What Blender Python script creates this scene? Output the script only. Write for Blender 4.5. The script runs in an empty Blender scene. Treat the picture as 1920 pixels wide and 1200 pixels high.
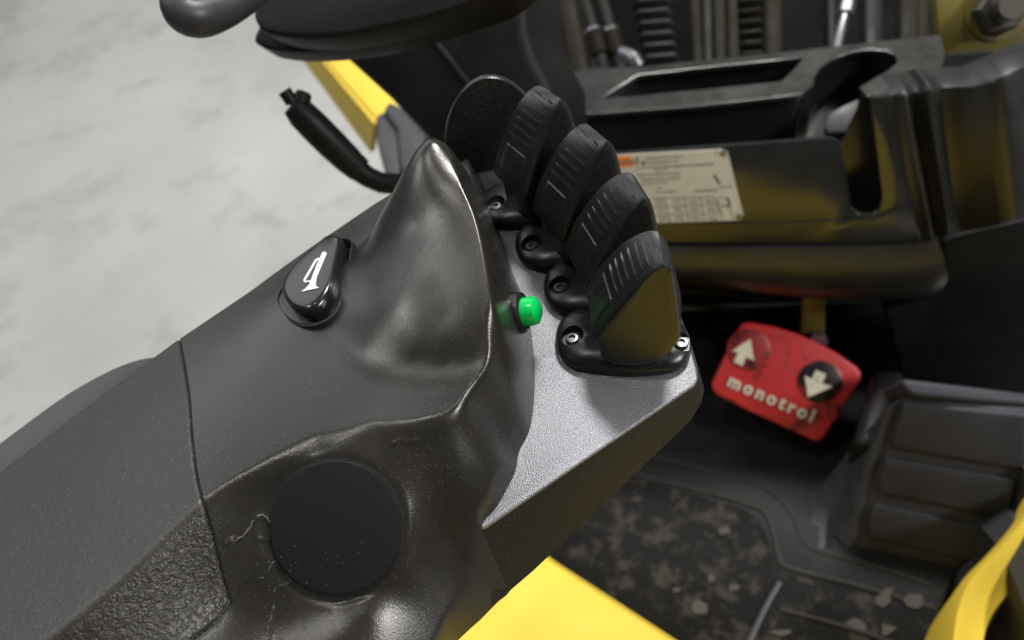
import bpy, bmesh, math, random
import numpy as np
from mathutils import Vector, Matrix
random.seed(7); np.random.seed(7)
R = math.radians
sc = bpy.context.scene
COL = sc.collection

# ------------------------------------------------------------------ camera
PT, RL, F = R(50), R(15), 1478.0
CAM = np.array([0, 0, .30])
_r = np.array([1, 0, 0.]); _u = np.array([0, math.sin(PT), math.cos(PT)])
FW = np.array([0, math.cos(PT), -math.sin(PT)])
CR = math.cos(RL)*_r - math.sin(RL)*_u
CU = math.sin(RL)*_r + math.cos(RL)*_u
cam = bpy.data.cameras.new('camera'); camo = bpy.data.objects.new('camera', cam); COL.objects.link(camo)
camo.matrix_world = Matrix(((CR[0], CU[0], -FW[0], CAM[0]), (CR[1], CU[1], -FW[1], CAM[1]), (CR[2], CU[2], -FW[2], CAM[2]), (0, 0, 0, 1)))
cam.sensor_width = 36; cam.lens = 36*F/1920; cam.clip_start = .01; cam.clip_end = 60
cam.dof.use_dof = True; cam.dof.focus_distance = .345; cam.dof.aperture_fstop = 8
sc.camera = camo

# ------------------------------------------------------------------ light
wd = bpy.data.worlds.new('World'); sc.world = wd; wd.use_nodes = True
wd.node_tree.nodes['Background'].inputs[0].default_value = (.93, .97, 1, 1)
wd.node_tree.nodes['Background'].inputs[1].default_value = .09

def lamp(name, loc, target, sx, sy, energy, col=(1, .97, .93), roll=0):
    l = bpy.data.lights.new(name, 'AREA'); l.shape = 'RECTANGLE'; l.size = sx; l.size_y = sy; l.energy = energy; l.color = col
    o = bpy.data.objects.new(name, l); COL.objects.link(o); o.location = loc
    d = Vector(target) - Vector(loc)
    o.rotation_euler = (d.to_track_quat('-Z', 'Y').to_matrix().to_4x4() @ Matrix.Rotation(roll, 4, 'Z')).to_euler()
    return o
lamp('ceiling_lamp', (1.45, 2.15, 3.3), (0.0, .2, 0), .9, .4, 270)
lamp('ceiling_lamp', (2.9, -1.5, 2.5), (.2, .4, -.3), 1.3, .4, 150)
lamp('ceiling_lamp', (-3.2, 1.6, 3.6), (-.6, .8, -1), 1.3, .4, 55)
lamp('ceiling_lamp', (-.75, .95, 3.6), (-.1, .2, 0), .30, .12, 24)
lamp('sheen_fill_lamp', (-2.2, 5.4, 2.9), (-.1, .2, 0), 6, 3, 96, (.95, .98, 1))  # added lamp with no visible source, gives the armrest top its sheen
sc.view_settings.view_transform = 'Standard'; sc.view_settings.look = 'None'
sc.view_settings.exposure = 0; sc.view_settings.gamma = 1

# ------------------------------------------------------------------ helpers
def ray(px, py):
    d = FW*F + CR*(px-960) + CU*(600-py); return d/np.linalg.norm(d)
def P(px, py, z):                       # point of the horizontal level z seen there
    d = ray(px, py); return CAM + d*((z-CAM[2])/d[2])
def PP(px, py, q, n):                   # point on the plane through q with normal n
    d = ray(px, py); return CAM + d*(np.dot(q-CAM, n)/np.dot(d, n))
def PD(px, py, dist):
    return CAM + ray(px, py)*dist
def proj(p):
    v = np.asarray(p)-CAM; d = v@FW; return 960+F*(v@CR)/d, 600-F*(v@CU)/d

def mesh_obj(name, verts, faces, mat, parent=None, smooth=True, loc=None):
    me = bpy.data.meshes.new(name); me.from_pydata([tuple(map(float, v)) for v in verts], [], faces); me.update()
    return link_mesh(name, me, mat, parent, smooth)
def link_mesh(name, me, mat, parent=None, smooth=True):
    if mat and not me.materials: me.materials.append(mat)
    if smooth:
        me.polygons.foreach_set('use_smooth', [True]*len(me.polygons))
    o = bpy.data.objects.new(name, me); COL.objects.link(o)
    if parent: o.parent = parent; o.matrix_parent_inverse = Matrix.Identity(4)
    return o
def bm_obj(name, bm, mat, parent=None, smooth=True, angle=40):
    bmesh.ops.recalc_face_normals(bm, faces=bm.faces)
    me = bpy.data.meshes.new(name); bm.to_mesh(me); bm.free()
    o = link_mesh(name, me, mat, parent, smooth)
    if smooth and angle: me.set_sharp_from_angle(angle=R(angle))
    return o
def empty(name, label=None, cat=None, group=None, loc=(0, 0, 0)):
    o = bpy.data.objects.new(name, None); COL.objects.link(o); o.location = loc; o.empty_display_size = .02
    return tag(o, label, cat, group)
def tag(o, label=None, cat=None, group=None, kind=None):
    if label: o['label'] = label
    if cat: o['category'] = cat
    if group: o['group'] = group
    if kind: o['kind'] = kind
    return o
def bevel(bm, w, seg=2, edges=None):
    if edges is None:
        edges = [e for e in bm.edges if len(e.link_faces) == 2 and e.calc_face_angle(0) > .5]
    bmesh.ops.bevel(bm, geom=edges, offset=w, segments=seg, profile=.5, affect='EDGES', clamp_overlap=True)
def prism_bm(pts, vec, bw=0, seg=2):
    bm = bmesh.new(); vec = Vector(vec)
    a = [bm.verts.new(Vector(p)) for p in pts]; b = [bm.verts.new(Vector(p)+vec) for p in pts]
    n = len(a); bm.faces.new(a); bm.faces.new(b[::-1])
    for i in range(n): bm.faces.new((a[i], b[i], b[(i+1) % n], a[(i+1) % n]))
    bmesh.ops.recalc_face_normals(bm, faces=bm.faces)
    if bw: bevel(bm, bw, seg)
    return bm
def prism(name, pts, vec, mat, parent=None, bw=0, seg=2):
    return bm_obj(name, prism_bm(pts, vec, bw, seg), mat, parent)
def catmull(pts, n=8, closed=False):
    pts = [np.asarray(p, float) for p in pts]; out = []; m = len(pts)
    for i in range(m if closed else m-1):
        if closed: a, b, c, d = pts[(i-1) % m], pts[i], pts[(i+1) % m], pts[(i+2) % m]
        else: a, b, c, d = pts[max(i-1, 0)], pts[i], pts[i+1], pts[min(i+2, m-1)]
        for k in range(n):
            t = k/n
            out.append(.5*((2*b)+(c-a)*t+(2*a-5*b+4*c-d)*t*t+(3*b-a-3*c+d)*t**3))
    if not closed: out.append(pts[-1])
    return out
def tube_bm(path, rad, n=12, bm=None, cap=True, flat=1.0):
    bm = bm or bmesh.new(); path = [Vector(p) for p in path]; rings = []
    up = Vector((0, 0, 1))
    for i, p in enumerate(path):
        t = (path[min(i+1, len(path)-1)]-path[max(i-1, 0)]).normalized()
        s = t.cross(up)
        if s.length < 1e-3: s = t.cross(Vector((1, 0, 0)))
        s.normalize(); q = s.cross(t).normalized()
        r = rad[i] if hasattr(rad, '__len__') else rad
        rings.append([bm.verts.new(p + (s*math.cos(a)+q*math.sin(a)*flat)*r) for a in [2*math.pi*k/n for k in range(n)]])
    for a, b in zip(rings, rings[1:]):
        for k in range(n): bm.faces.new((a[k], a[(k+1) % n], b[(k+1) % n], b[k]))
    if cap: bm.faces.new(rings[0][::-1]); bm.faces.new(rings[-1])
    return bm
def tube(name, path, rad, mat, parent=None, n=12, flat=1.0):
    return bm_obj(name, tube_bm(path, rad, n, flat=flat), mat, parent)
def loft_bm(rings, closed=True, cap=True):
    bm = bmesh.new(); vs = [[bm.verts.new(Vector(p)) for p in r] for r in rings]
    for a, b in zip(vs, vs[1:]):
        n = len(a)
        for k in range(n if closed else n-1): bm.faces.new((a[k], a[(k+1) % n], b[(k+1) % n], b[k]))
    if cap and closed: bm.faces.new(vs[0][::-1]); bm.faces.new(vs[-1])
    return bm
def frame(o, x, n):                     # matrix with z along n, x near x
    n = Vector(n).normalized(); x = Vector(x); x = (x-n*x.dot(n)).normalized(); y = n.cross(x)
    return Matrix(((x.x, y.x, n.x, o[0]), (x.y, y.y, n.y, o[1]), (x.z, y.z, n.z, o[2]), (0, 0, 0, 1)))
def lathe_bm(prof, M=Matrix.Identity(4), n=32, bm=None):
    bm = bm or bmesh.new(); rings = []
    for r, z in prof:
        rings.append([bm.verts.new(M @ Vector((r*math.cos(a), r*math.sin(a), z))) for a in [2*math.pi*k/n for k in range(n)]])
    for a, b in zip(rings, rings[1:]):
        for k in range(n): bm.faces.new((a[k], a[(k+1) % n], b[(k+1) % n], b[k]))
    bm.faces.new(rings[0][::-1]); bm.faces.new(rings[-1])
    return bm
def lathe(name, prof, M, mat, parent=None, n=32):
    return bm_obj(name, lathe_bm(prof, M, n), mat, parent, angle=35)
def fill_curve(name, loops, M, thick, mat, parent=None, bw=0, res=1):
    """flat plate with holes: loops of local (x, y); first loop outside, others holes"""
    cu_ = bpy.data.curves.new(name, 'CURVE'); cu_.dimensions = '2D'; cu_.fill_mode = 'BOTH'
    cu_.extrude = thick/2; cu_.bevel_depth = bw; cu_.bevel_resolution = res
    for lp in loops:
        s = cu_.splines.new('POLY'); s.points.add(len(lp)-1); s.use_cyclic_u = True
        for p, q in zip(s.points, lp): p.co = (q[0], q[1], 0, 1)
    t = bpy.data.objects.new(name, cu_); me = bpy.data.meshes.new_from_object(t)
    bpy.data.objects.remove(t); bpy.data.curves.remove(cu_)
    me.transform(M); o = link_mesh(name, me, mat, parent, True); me.set_sharp_from_angle(angle=R(35))
    return o
def text_mesh(name, body, size, M, thick, mat, parent=None, offset=0, spacing=1.0):
    cu_ = bpy.data.curves.new(name, 'FONT'); cu_.body = body; cu_.size = size; cu_.extrude = thick/2; cu_.offset = offset
    cu_.space_character = spacing; cu_.align_x = 'LEFT'; cu_.resolution_u = 3
    t = bpy.data.objects.new(name, cu_); me = bpy.data.meshes.new_from_object(t)
    bpy.data.objects.remove(t); bpy.data.curves.remove(cu_)
    me.transform(M); return link_mesh(name, me, mat, parent, False)
def local2(M, p):
    v = M.inverted() @ Vector(p); return (v.x, v.y)

# ------------------------------------------------------------------ materials
def mat(name, col, rough=.5, metal=0, spec=.5, bump=0, bscale=800, bdist=.0004, dust=0, dscale=950, vary=0, vscale=25, coat=0, detail=2,
        dirt=None, dirtscale=30, dirtthr=.55):
    m = bpy.data.materials.new(name); m.use_nodes = True; nt = m.node_tree; N = nt.nodes; L = nt.links
    b = N['Principled BSDF']; b.inputs['Base Color'].default_value = (*col, 1); b.inputs['Roughness'].default_value = rough
    b.inputs['Metallic'].default_value = metal; b.inputs['Specular IOR Level'].default_value = spec; b.inputs['Coat Weight'].default_value = coat
    tc = N.new('ShaderNodeTexCoord'); co = tc.outputs['Object']
    def noise(s, d=2, r=.5):
        n = N.new('ShaderNodeTexNoise'); n.inputs['Scale'].default_value = s; n.inputs['Detail'].default_value = d; n.inputs['Roughness'].default_value = r
        L.new(co, n.inputs['Vector']); return n
    def ramp(src, a, c):
        r_ = N.new('ShaderNodeMapRange'); r_.inputs['From Min'].default_value = a; r_.inputs['From Max'].default_value = c
        L.new(src, r_.inputs['Value']); return r_.outputs['Result']
    def mix(fac, a, bcol):
        x = N.new('ShaderNodeMix'); x.data_type = 'RGBA'; L.new(fac, x.inputs['Factor'])
        if isinstance(a, tuple): x.inputs['A'].default_value = (*a, 1)
        else: L.new(a, x.inputs['A'])
        x.inputs['B'].default_value = (*bcol, 1); return x.outputs['Result']
    c = tuple(col)
    if vary:
        n = noise(vscale, 4, .6); c = mix(ramp(n.outputs['Fac'], .35, .7), c, tuple(v*(1+vary) for v in col))
        rr = N.new('ShaderNodeMapRange'); rr.inputs['From Min'].default_value = .3; rr.inputs['From Max'].default_value = .7
        rr.inputs['To Min'].default_value = rough*.85; rr.inputs['To Max'].default_value = min(1, rough*1.2)
        L.new(n.outputs['Fac'], rr.inputs['Value']); L.new(rr.outputs['Result'], b.inputs['Roughness'])
    if dirt:
        n = noise(dirtscale, 6, .65); c = mix(ramp(n.outputs['Fac'], dirtthr, dirtthr+.12), c, dirt)
    if dust:
        v = N.new('ShaderNodeTexVoronoi'); v.inputs['Scale'].default_value = dscale; L.new(co, v.inputs['Vector'])
        near = ramp(v.outputs['Distance'], .24, .12)
        sep = N.new('ShaderNodeSeparateColor'); L.new(v.outputs['Color'], sep.inputs[0])
        n2 = noise(34, 3)
        add = N.new('ShaderNodeMath'); add.operation = 'MULTIPLY_ADD'; L.new(n2.outputs['Fac'], add.inputs[0]); add.inputs[1].default_value = .9; L.new(sep.outputs[0], add.inputs[2])
        g = N.new('ShaderNodeMath'); g.operation = 'GREATER_THAN'; L.new(add.outputs[0], g.inputs[0]); g.inputs[1].default_value = 1.45-dust
        mu = N.new('ShaderNodeMath'); mu.operation = 'MULTIPLY'; L.new(near, mu.inputs[0]); L.new(g.outputs[0], mu.inputs[1])
        c = mix(mu.outputs[0], c, (.14, .13, .11))
    if not isinstance(c, tuple): L.new(c, b.inputs['Base Color'])
    if bump:
        n = noise(bscale, detail, .6); bp = N.new('ShaderNodeBump'); bp.inputs['Strength'].default_value = bump; bp.inputs['Distance'].default_value = bdist
        L.new(n.outputs['Fac'], bp.inputs['Height']); L.new(bp.outputs['Normal'], b.inputs['Normal'])
    return m
M_ = {}
M_['shell'] = mat('satin_black_plastic', (.013, .0118, .0105), .27, bump=.3, bscale=1500, bdist=.0003, dust=.10, dscale=1300, vary=.25, vscale=30)
M_['cap'] = mat('matt_black_plastic', (.009, .009, .010), .42, spec=.25, bump=.3, bscale=1800, bdist=.0003, dust=.02)
M_['leverm'] = mat('lever_black_plastic', (.010, .010, .010), .34, bump=.35, bscale=1400, bdist=.0003, dust=.2, dscale=900)
M_['pad'] = mat('pad_black_plastic', (.008, .008, .009), .33, bump=.2, bscale=1300, bdist=.0002, dust=.1)
M_['case'] = mat('case_black_plastic', (.0125, .0118, .0112), .6, spec=.2, bump=.2, bscale=1500, bdist=.0002, dust=.12)
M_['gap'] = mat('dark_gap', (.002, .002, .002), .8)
M_['gloss'] = mat('gloss_black_plastic', (.008, .008, .008), .2)
M_['steel'] = mat('dark_steel_screw', (.16, .16, .17), .3, metal=.9, bump=.1)
M_['green'] = mat('green_button_plastic', (.002, .42, .075), .22)
M_['print'] = mat('light_grey_print', (.62, .66, .72), .5)
# grey sparkle panel
M_['plate'] = mat('grey_textured_panel', (.20, .205, .222), .42, metal=.85, bump=.8, bscale=1500, bdist=.0005, detail=3)

def leather(nm, st, dst, k):
    m = mat(nm, (.014, .0125, .0115), .42, dust=.05); nt = m.node_tree; N = nt.nodes; L = nt.links
    co = N['Texture Coordinate'].outputs['Object']; b = N['Principled BSDF']
    n0 = N.new('ShaderNodeTexNoise'); n0.inputs['Scale'].default_value = 140; n0.inputs['Detail'].default_value = 3; L.new(co, n0.inputs['Vector'])
    mx = N.new('ShaderNodeMix'); mx.data_type = 'RGBA'; mx.inputs['Factor'].default_value = .008; L.new(co, mx.inputs['A']); L.new(n0.outputs['Color'], mx.inputs['B'])
    n1 = N.new('ShaderNodeTexVoronoi'); n1.feature = 'DISTANCE_TO_EDGE'; n1.inputs['Scale'].default_value = 330*k; L.new(mx.outputs['Result'], n1.inputs['Vector'])
    n2 = N.new('ShaderNodeTexNoise'); n2.inputs['Scale'].default_value = 330*k; n2.inputs['Detail'].default_value = 3; n2.inputs['Distortion'].default_value = .8; L.new(co, n2.inputs['Vector'])
    mr = N.new('ShaderNodeMapRange'); mr.inputs['From Max'].default_value = .16; L.new(n1.outputs['Distance'], mr.inputs['Value'])
    ad = N.new('ShaderNodeMath'); ad.operation = 'MULTIPLY_ADD'; s1 = N.new('ShaderNodeMath'); s1.operation = 'SUBTRACT'; L.new(n2.outputs['Fac'], s1.inputs[0]); s1.inputs[1].default_value = .5
    s2 = N.new('ShaderNodeMath'); s2.operation = 'ABSOLUTE'; L.new(s1.outputs[0], s2.inputs[0])
    s3 = N.new('ShaderNodeMapRange'); s3.inputs['From Max'].default_value = .10; L.new(s2.outputs[0], s3.inputs['Value'])
    L.new(s3.outputs['Result'], ad.inputs[0]); ad.inputs[1].default_value = 1.0
    s4 = N.new('ShaderNodeMath'); s4.operation = 'MULTIPLY'; L.new(mr.outputs['Result'], s4.inputs[0]); s4.inputs[1].default_value = .35; L.new(s4.outputs[0], ad.inputs[2])
    bp = N.new('ShaderNodeBump'); bp.inputs['Strength'].default_value = st; bp.inputs['Distance'].default_value = dst
    L.new(ad.outputs[0], bp.inputs['Height']); L.new(bp.outputs['Normal'], b.inputs['Normal']); return m
M_['leather'] = leather('grained_vinyl', .38, .0005, .85)
M_['leather_fine'] = leather('fine_grained_vinyl', .3, .0002, 1.1)

# ================================================================== ARMREST
arm = empty('lever_console', 'black moulded control armrest with pointed palm hood and grey lever panel', 'control console')
mm = .001
def tps(pts, lam=.02):
    pts = np.array(pts, float); xy = pts[:, :2]*100; z = pts[:, 2]; n = len(z)
    def K(a, b):
        d = np.sqrt(((a[:, None]-b[None])**2).sum(-1))+1e-9
        return d**2*np.log(d)
    A = np.zeros((n+3, n+3)); A[:n, :n] = K(xy, xy)+np.eye(n)*lam; A[:n, n] = 1; A[:n, n+1:] = xy; A[n:, :n] = A[:n, n:].T
    w = np.linalg.solve(A, np.r_[z, 0, 0, 0])
    def f(X, Y):
        q = np.stack([X.ravel(), Y.ravel()], 1)*100; out = np.empty(len(q))
        for i in range(0, len(q), 40000):
            s = q[i:i+40000]; out[i:i+40000] = K(s, xy)@w[:n]+w[n]+s@w[n+1:]
        return out.reshape(X.shape)
    return f
def C3(l):     # (px, py, z_mm [, z value there]) -> x, y, z
    out = []
    for t in l:
        p = P(t[0], t[1], t[2]*mm); out.append((p[0], p[1], (t[3] if len(t) > 3 else t[2])*mm))
    return out
ridge = [(-170, 1440, 40), (130, 1172, 40), (268, 1050, 40), (380, 945, 40), (480, 883, 40), (590, 828, 40), (700, 799, 40), (800, 788, 40), (862, 758, 40), (902, 705, 41)]
crest = [(928, 640, 46), (942, 560, 53), (937, 480, 60), (908, 380, 67), (870, 295, 71)]
FZ = 20
far = [(-250, 1060, FZ), (0, 885, FZ), (200, 735, FZ), (332, 638, FZ), (470, 545, FZ), (590, 458, FZ), (705, 380, FZ), (790, 330, FZ)]
T0 = tps(C3(far + ridge + [(-100, 1180, 34), (90, 1030, 34), (230, 850, 33), (350, 780, 34), (470, 690, 34), (600, 640, 34), (700, 700, 37), (800, 715, 38), (560, 540, 29)]), .3)
hood = C3([(928, 640, 47), (942, 560, 55), (937, 480, 62), (905, 380, 68), (866, 292, 71), (912, 660, 44), (870, 658, 44), (825, 658, 43.5), (775, 660, 42), (695, 655, 37.5), (640, 605, 34), (632, 510, 29.5), (890, 692, 38), (840, 695, 36.5), (780, 692, 35.5),
                   (830, 600, 49), (820, 520, 55.5), (755, 560, 50.5), (690, 545, 43), (830, 400, 66), (780, 420, 61), (740, 358, 57), (705, 415, 47), (690, 470, 43), (808, 262, 70), (776, 300, 65), (785, 480, 57)])
ax, ay = hood[4][0], hood[4][1]
hood += [(ax-.018, ay+.020, .045), (ax+.012, ay+.022, .045), (ax, ay+.034, .005), (ax-.062, ay+.002, .024), (ax-.045, ay+.016, .028), (ax+.03, ay+.03, -.01), (ax-.03, ay+.04, -.03),
         (-.09, .31, -.01), (-.10, .25, .008), (-.085, .22, .016), (-.06, .19, .022), (-.03, .175, .024)]
Hd = tps(hood, .5)
S_pts = C3(ridge + crest + [(f[0], f[1], FZ, 140) for f in far[:6]] + [
    (393, 985, 34), (410, 1050, 24), (430, 1130, 12), (480, 1210, 4), (150, 1215, 33), (215, 1300, 20), (290, 1400, 6), (-60, 1600, 18),
    (620, 1190, 2), (690, 1150, 2), (740, 1100, 2.0), (790, 1050, 3.2), (842, 1005, 3.2), (560, 1280, 1), (400, 1450, 1),
    (905, 992, 1), (930, 800, 17),
    (960, 900, 0, 5), (995, 800, 0, 5), (1003, 730, 0, 6), (1000, 640, 0, 7), (984, 560, 0, 8), 
    (960, 490, 0, 9), (935, 400, 0, 12), (912, 335, 0, 12), (1045, 700, 0, -45), (1030, 560, 0, -50), (1000, 930, 0, -28), (960, 980, 0, -16), (1030, 830, 0, -40), (1000, 450, 0, -55), (965, 320, 0, -60),
    (828, 262, 70, 73), (700, 600, 35, 110), (780, 480, 55, 90), (600, 700, 36, 85),
    (640, 872, 35.5), (512, 985, 24.5), (748, 985, 17.5), (630, 988, 20.5), (615, 1102, 6.5)])
S0 = tps(S_pts, .3)
# the blanking cap sits flush: best plane through the face around it
RC = 119*np.linalg.norm(P(630, 988, .0205)-CAM)/F
_c = P(630, 988, .0205); _g = np.array([(_c[0]+RC*r_*math.cos(t), _c[1]+.85*RC*r_*math.sin(t)) for r_ in (.4, .75, 1.05) for t in np.linspace(0, 6.283, 16)[:-1]])
_s = np.linalg.lstsq(np.c_[_g, np.ones(len(_g))], S0(_g[:, 0][None], _g[:, 1][None])[0], rcond=None)[0]
CAPN = np.array([-_s[0], -_s[1], 1.]); CAPN /= np.linalg.norm(CAPN)
CAPC = PP(630, 988, np.array([_c[0], _c[1], _s[0]*_c[0]+_s[1]*_c[1]+_s[2]]), CAPN)
_u = np.cross(CAPN, [0, 1., 0]); _u /= np.linalg.norm(_u); _v = np.cross(CAPN, _u)
S0 = tps(S_pts[:-5]+[tuple(CAPC+(_u*math.cos(t)+_v*math.sin(t))*RC*r_) for r_ in (.55, 1.06) for t in np.linspace(0, 6.283, 15)[:-1]], .1)
lip_px = [(1306, 719), (1100, 859), (905, 992), (862, 1045), (822, 1110), (770, 1200), (660, 1330), (500, 1480), (300, 1650), (100, 1800)]
def poly_xy(l, z): return np.array([P(a, b, z*mm)[:2] for a, b in l])
lip_xy = poly_xy(lip_px, 0)
far_xy = np.array([P(a, b, c*mm)[:2] for a, b, c in far] + [P(870, 305, .02)[:2], P(960, 260, 0)[:2]])
base_px = [(200, 2000), (800, 1520), (960, 1260), (985, 1150), (965, 1070), (907, 993), (935, 948), (962, 898), (982, 850), (996, 800), (1003, 750), (1004, 700), (1000, 640), (988, 575), (965, 515), (942, 450), (922, 395), (905, 345), (882, 308), (800, 305), (700, 360), (500, 480), (300, 600), (0, 800), (-300, 980)]
base_xy = np.array([q[:2] for q in catmull([P(a, b, 0) for a, b in base_px], 5)])
def sdist(X, Y, poly):      # signed distance to an open polyline, positive on its left
    best = np.full(X.shape, 1e9); sg = np.zeros(X.shape)
    for a, b in zip(poly, poly[1:]):
        d = b-a; L2 = d@d; t = np.clip(((X-a[0])*d[0]+(Y-a[1])*d[1])/L2, 0, 1)
        dx = X-(a[0]+t*d[0]); dy = Y-(a[1]+t*d[1]); r = np.hypot(dx, dy)
        s = np.sign(d[0]*dy-d[1]*dx); k = r < best-1e-9; best = np.where(k, r, best); sg = np.where(k, s, sg)
    return best*sg
def smin(a, b, k):
    h = np.clip(.5+.5*(b-a)/k, 0, 1); return b*(1-h)+a*h-k*h*(1-h)
def smax(a, b, k): return -smin(-a, -b, k)
def arm_z(X, Y, fine=True):
    T = smax(T0(X, Y), Hd(X, Y), .011)
    k = np.clip((T-.043)/.010, 0, 1); k = .0042+.017*k*k*(3-2*k)
    dx, dy = X-CAPC[0], Y-CAPC[1]; pz = CAPC[2]-(CAPN[0]*dx+CAPN[1]*dy)/CAPN[2]
    rr = np.sqrt(dx*dx+dy*dy+(pz-CAPC[2])**2)/RC; w = np.clip((1.2-rr)/.16, 0, 1); w = w*w*(3-2*w)
    z = smin(T, S0(X, Y)*(1-w)+(pz-.0004)*w, k)
    dl = sdist(X, Y, lip_xy)
    wx = [P(a, b, -.033)[0] for a, b in [(700, 1330), (854, 1200), (900, 1160), (950, 1116), (1016, 1060)]]
    sl = .034/np.interp(X, wx, [.0045, .0045, .0092, .0135, .0142])
    z = smin(z, .001-dl*sl, .012)       # near side wall
    db = sdist(X, Y, base_xy)
    z = smin(z, -.002+db*5.5, .006)      # foot of the hood on the lever panel
    df = sdist(X, Y, far_xy)
    z = smin(z, .022-(df-.0015)*4.5, .012)   # far side wall
    return z
def surf(px, py):
    d = ray(px, py); ts = np.linspace(.2, .6, 900); q = CAM[None]+d[None]*ts[:, None]
    zz = arm_z(q[:, 0][None], q[:, 1][None])[0]; i = int(np.argmax(q[:, 2] < zz)); return q[i]
seam_px = [(336, 640), (345, 690), (353, 745), (357, 800), (363, 860), (371, 910), (381, 945), (392, 985), (405, 1040), (418, 1090), (431, 1131)]
seam_xy = [surf(*q)[:2] for q in seam_px]
seam_xy = [seam_xy[0]+(seam_xy[0]-seam_xy[1])*3]+[q for q in catmull(seam_xy, 4)]
corner_xy = [surf(*q)[:2] for q in [(402, 1168), (340, 1215), (200, 1330), (-60, 1600)]]
pad_line = np.array(seam_xy+corner_xy)
crk = [[(508, 985, 24), (497, 966, 26), (480, 972, 26), (466, 992, 24), (450, 1010, 23), (432, 1014, 22), (424, 1022, 21)],
       [(506, 985, 24), (508, 1005, 21), (512, 1030, 18), (504, 1055, 15)], [(510, 1012, 20), (485, 1012, 21)],
       [(545, 1090, 9), (530, 1100, 8), (517, 1104, 8), (512, 1130, 6), (508, 1160, 4), (503, 1200, 2)],
       [(515, 1050, 16), (500, 1075, 13), (480, 1090, 12)], [(520, 1060, 15), (540, 1078, 11), (545, 1090, 9)], [(480, 1060, 17), (465, 1085, 13), (450, 1100, 12)],
       [(735, 833, 34), (750, 826, 34.5), (765, 830, 33.5), (785, 826, 33)]]
crk_xy = [np.array([surf(a, b)[:2] for a, b, c in l]) for l in crk]
STEP = .00058
xs = np.arange(-.40, .035, STEP); ys = np.arange(.0, .37, STEP)
X, Y = np.meshgrid(xs, ys, indexing='ij')
sd_ = sdist(X, Y, pad_line); g0 = np.gradient(sd_, STEP, axis=0); g1 = np.gradient(sd_, STEP, axis=1); gl = np.hypot(g0, g1)+1e-9
sn = np.abs(sd_) < STEP*.55
X = np.where(sn, X-sd_*g0/gl, X); Y = np.where(sn, Y-sd_*g1/gl, Y)
Z = arm_z(X, Y)
ds = np.abs(sdist(X, Y, pad_line))
side = sdist(X, Y, pad_line)
Z = Z - .0014*np.exp(-(ds/.00042)**2)
rng = np.random.RandomState(3)
nz = rng.rand(*X.shape)
for l in crk_xy:
    d = np.abs(sdist(X, Y, l)); Z = Z + .0005*np.exp(-(d/.00055)**2)*(.4+nz)
ok = Z > -.05
idx = -np.ones(X.shape, int)
def grid_part(name, keep, material):
    k = ok
    f = k[:-1, :-1] & k[1:, :-1] & k[1:, 1:] & k[:-1, 1:] & keep
    use = np.zeros(X.shape, bool)
    use[:-1, :-1] |= f; use[1:, :-1] |= f; use[1:, 1:] |= f; use[:-1, 1:] |= f
    ids = -np.ones(X.shape, int); ids[use] = np.arange(use.sum())
    v = np.stack([X[use], Y[use], Z[use]], 1)
    fi = np.stack([ids[:-1, :-1][f], ids[1:, :-1][f], ids[1:, 1:][f], ids[:-1, 1:][f]], 1)
    me = bpy.data.meshes.new(name); me.vertices.add(len(v)); me.vertices.foreach_set('co', v.ravel())
    me.loops.add(fi.size); me.loops.foreach_set('vertex_index', fi.ravel())
    me.polygons.add(len(fi)); me.polygons.foreach_set('loop_start', np.arange(0, fi.size, 4)); me.polygons.foreach_set('loop_total', np.full(len(fi), 4))
    me.update(calc_edges=True)
    bm = bmesh.new(); bm.from_mesh(me); bmesh.ops.bisect_plane(bm, geom=bm.verts[:]+bm.edges[:]+bm.faces[:], plane_co=(0, 0, -.033), plane_no=(0, 0, -1), clear_outer=True)
    bm.to_mesh(me); bm.free(); return link_mesh(name, me, material, arm)
# which side of the seam line is the rear cover
s_ref = sdist(np.array([[-.25]]), np.array([[.15]]), pad_line)[0, 0]
q4 = side[:-1, :-1]+side[1:, :-1]+side[1:, 1:]+side[:-1, 1:]
rear = q4*np.sign(s_ref) > 0
rc_o = grid_part('rear_cover', rear, M_['leather_fine'])
rc_o.data.materials.append(M_['leather'])
cc_ = np.empty(len(rc_o.data.polygons)*3); rc_o.data.polygons.foreach_get('center', cc_); cc_ = cc_.reshape(-1, 3)
low = S0(cc_[:, 0][None], cc_[:, 1][None])[0] < T0(cc_[:, 0][None], cc_[:, 1][None])[0]-.0012
rc_o.data.polygons.foreach_set('material_index', low.astype(int))
shell = grid_part('front_shell', ~rear, M_['shell'])

# ---- lever panel and the case under it
outer_px = [(905, 992), (1100, 859), (1302, 721), (1309, 708), (1306, 690), (1292, 640), (1262, 560), (1190, 440), (1090, 330), (1010, 265), (985, 250), (960, 248)]
plate_pts = [P(a, b, 0) for a, b in outer_px] + [P(a, b, 0) for a, b in [(850, 330), (850, 420), (900, 560), (930, 700), (915, 880), (890, 985)]]
prism('lever_panel', plate_pts, (0, 0, -.003), M_['plate'], arm, .0012, 3)
def off(p, d, z): return np.array([p[0]+d[0], p[1]+d[1], z])
inw = np.array([-.35, .9, 0])*.001
left_top = [P(a, b, 0)*np.array([1, 1, 0])+inw*7+np.array([0, 0, -.009]) for a, b in [(660, 1330), (770, 1200), (822, 1110), (862, 1045)]]
left_bot = [P(a, b, -.032)+inw*k_ for (a, b), k_ in zip([(730, 1312), (854, 1200), (905, 1155), (958, 1107)], (5, 3, 1, .2))]
top_px = [(903, 997), (1100, 862), (1303, 724), (1312, 709), (1309, 690), (1294, 640), (1264, 560), (1192, 440), (1092, 330), (1012, 263), (985, 247), (958, 245), (850, 320)]
tops = [P(a, b, -.0012) for a, b in top_px]
bot_px = [(1000, 1070), (1140, 938), (1296, 789), (1315, 757), (1321, 731)]
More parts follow.
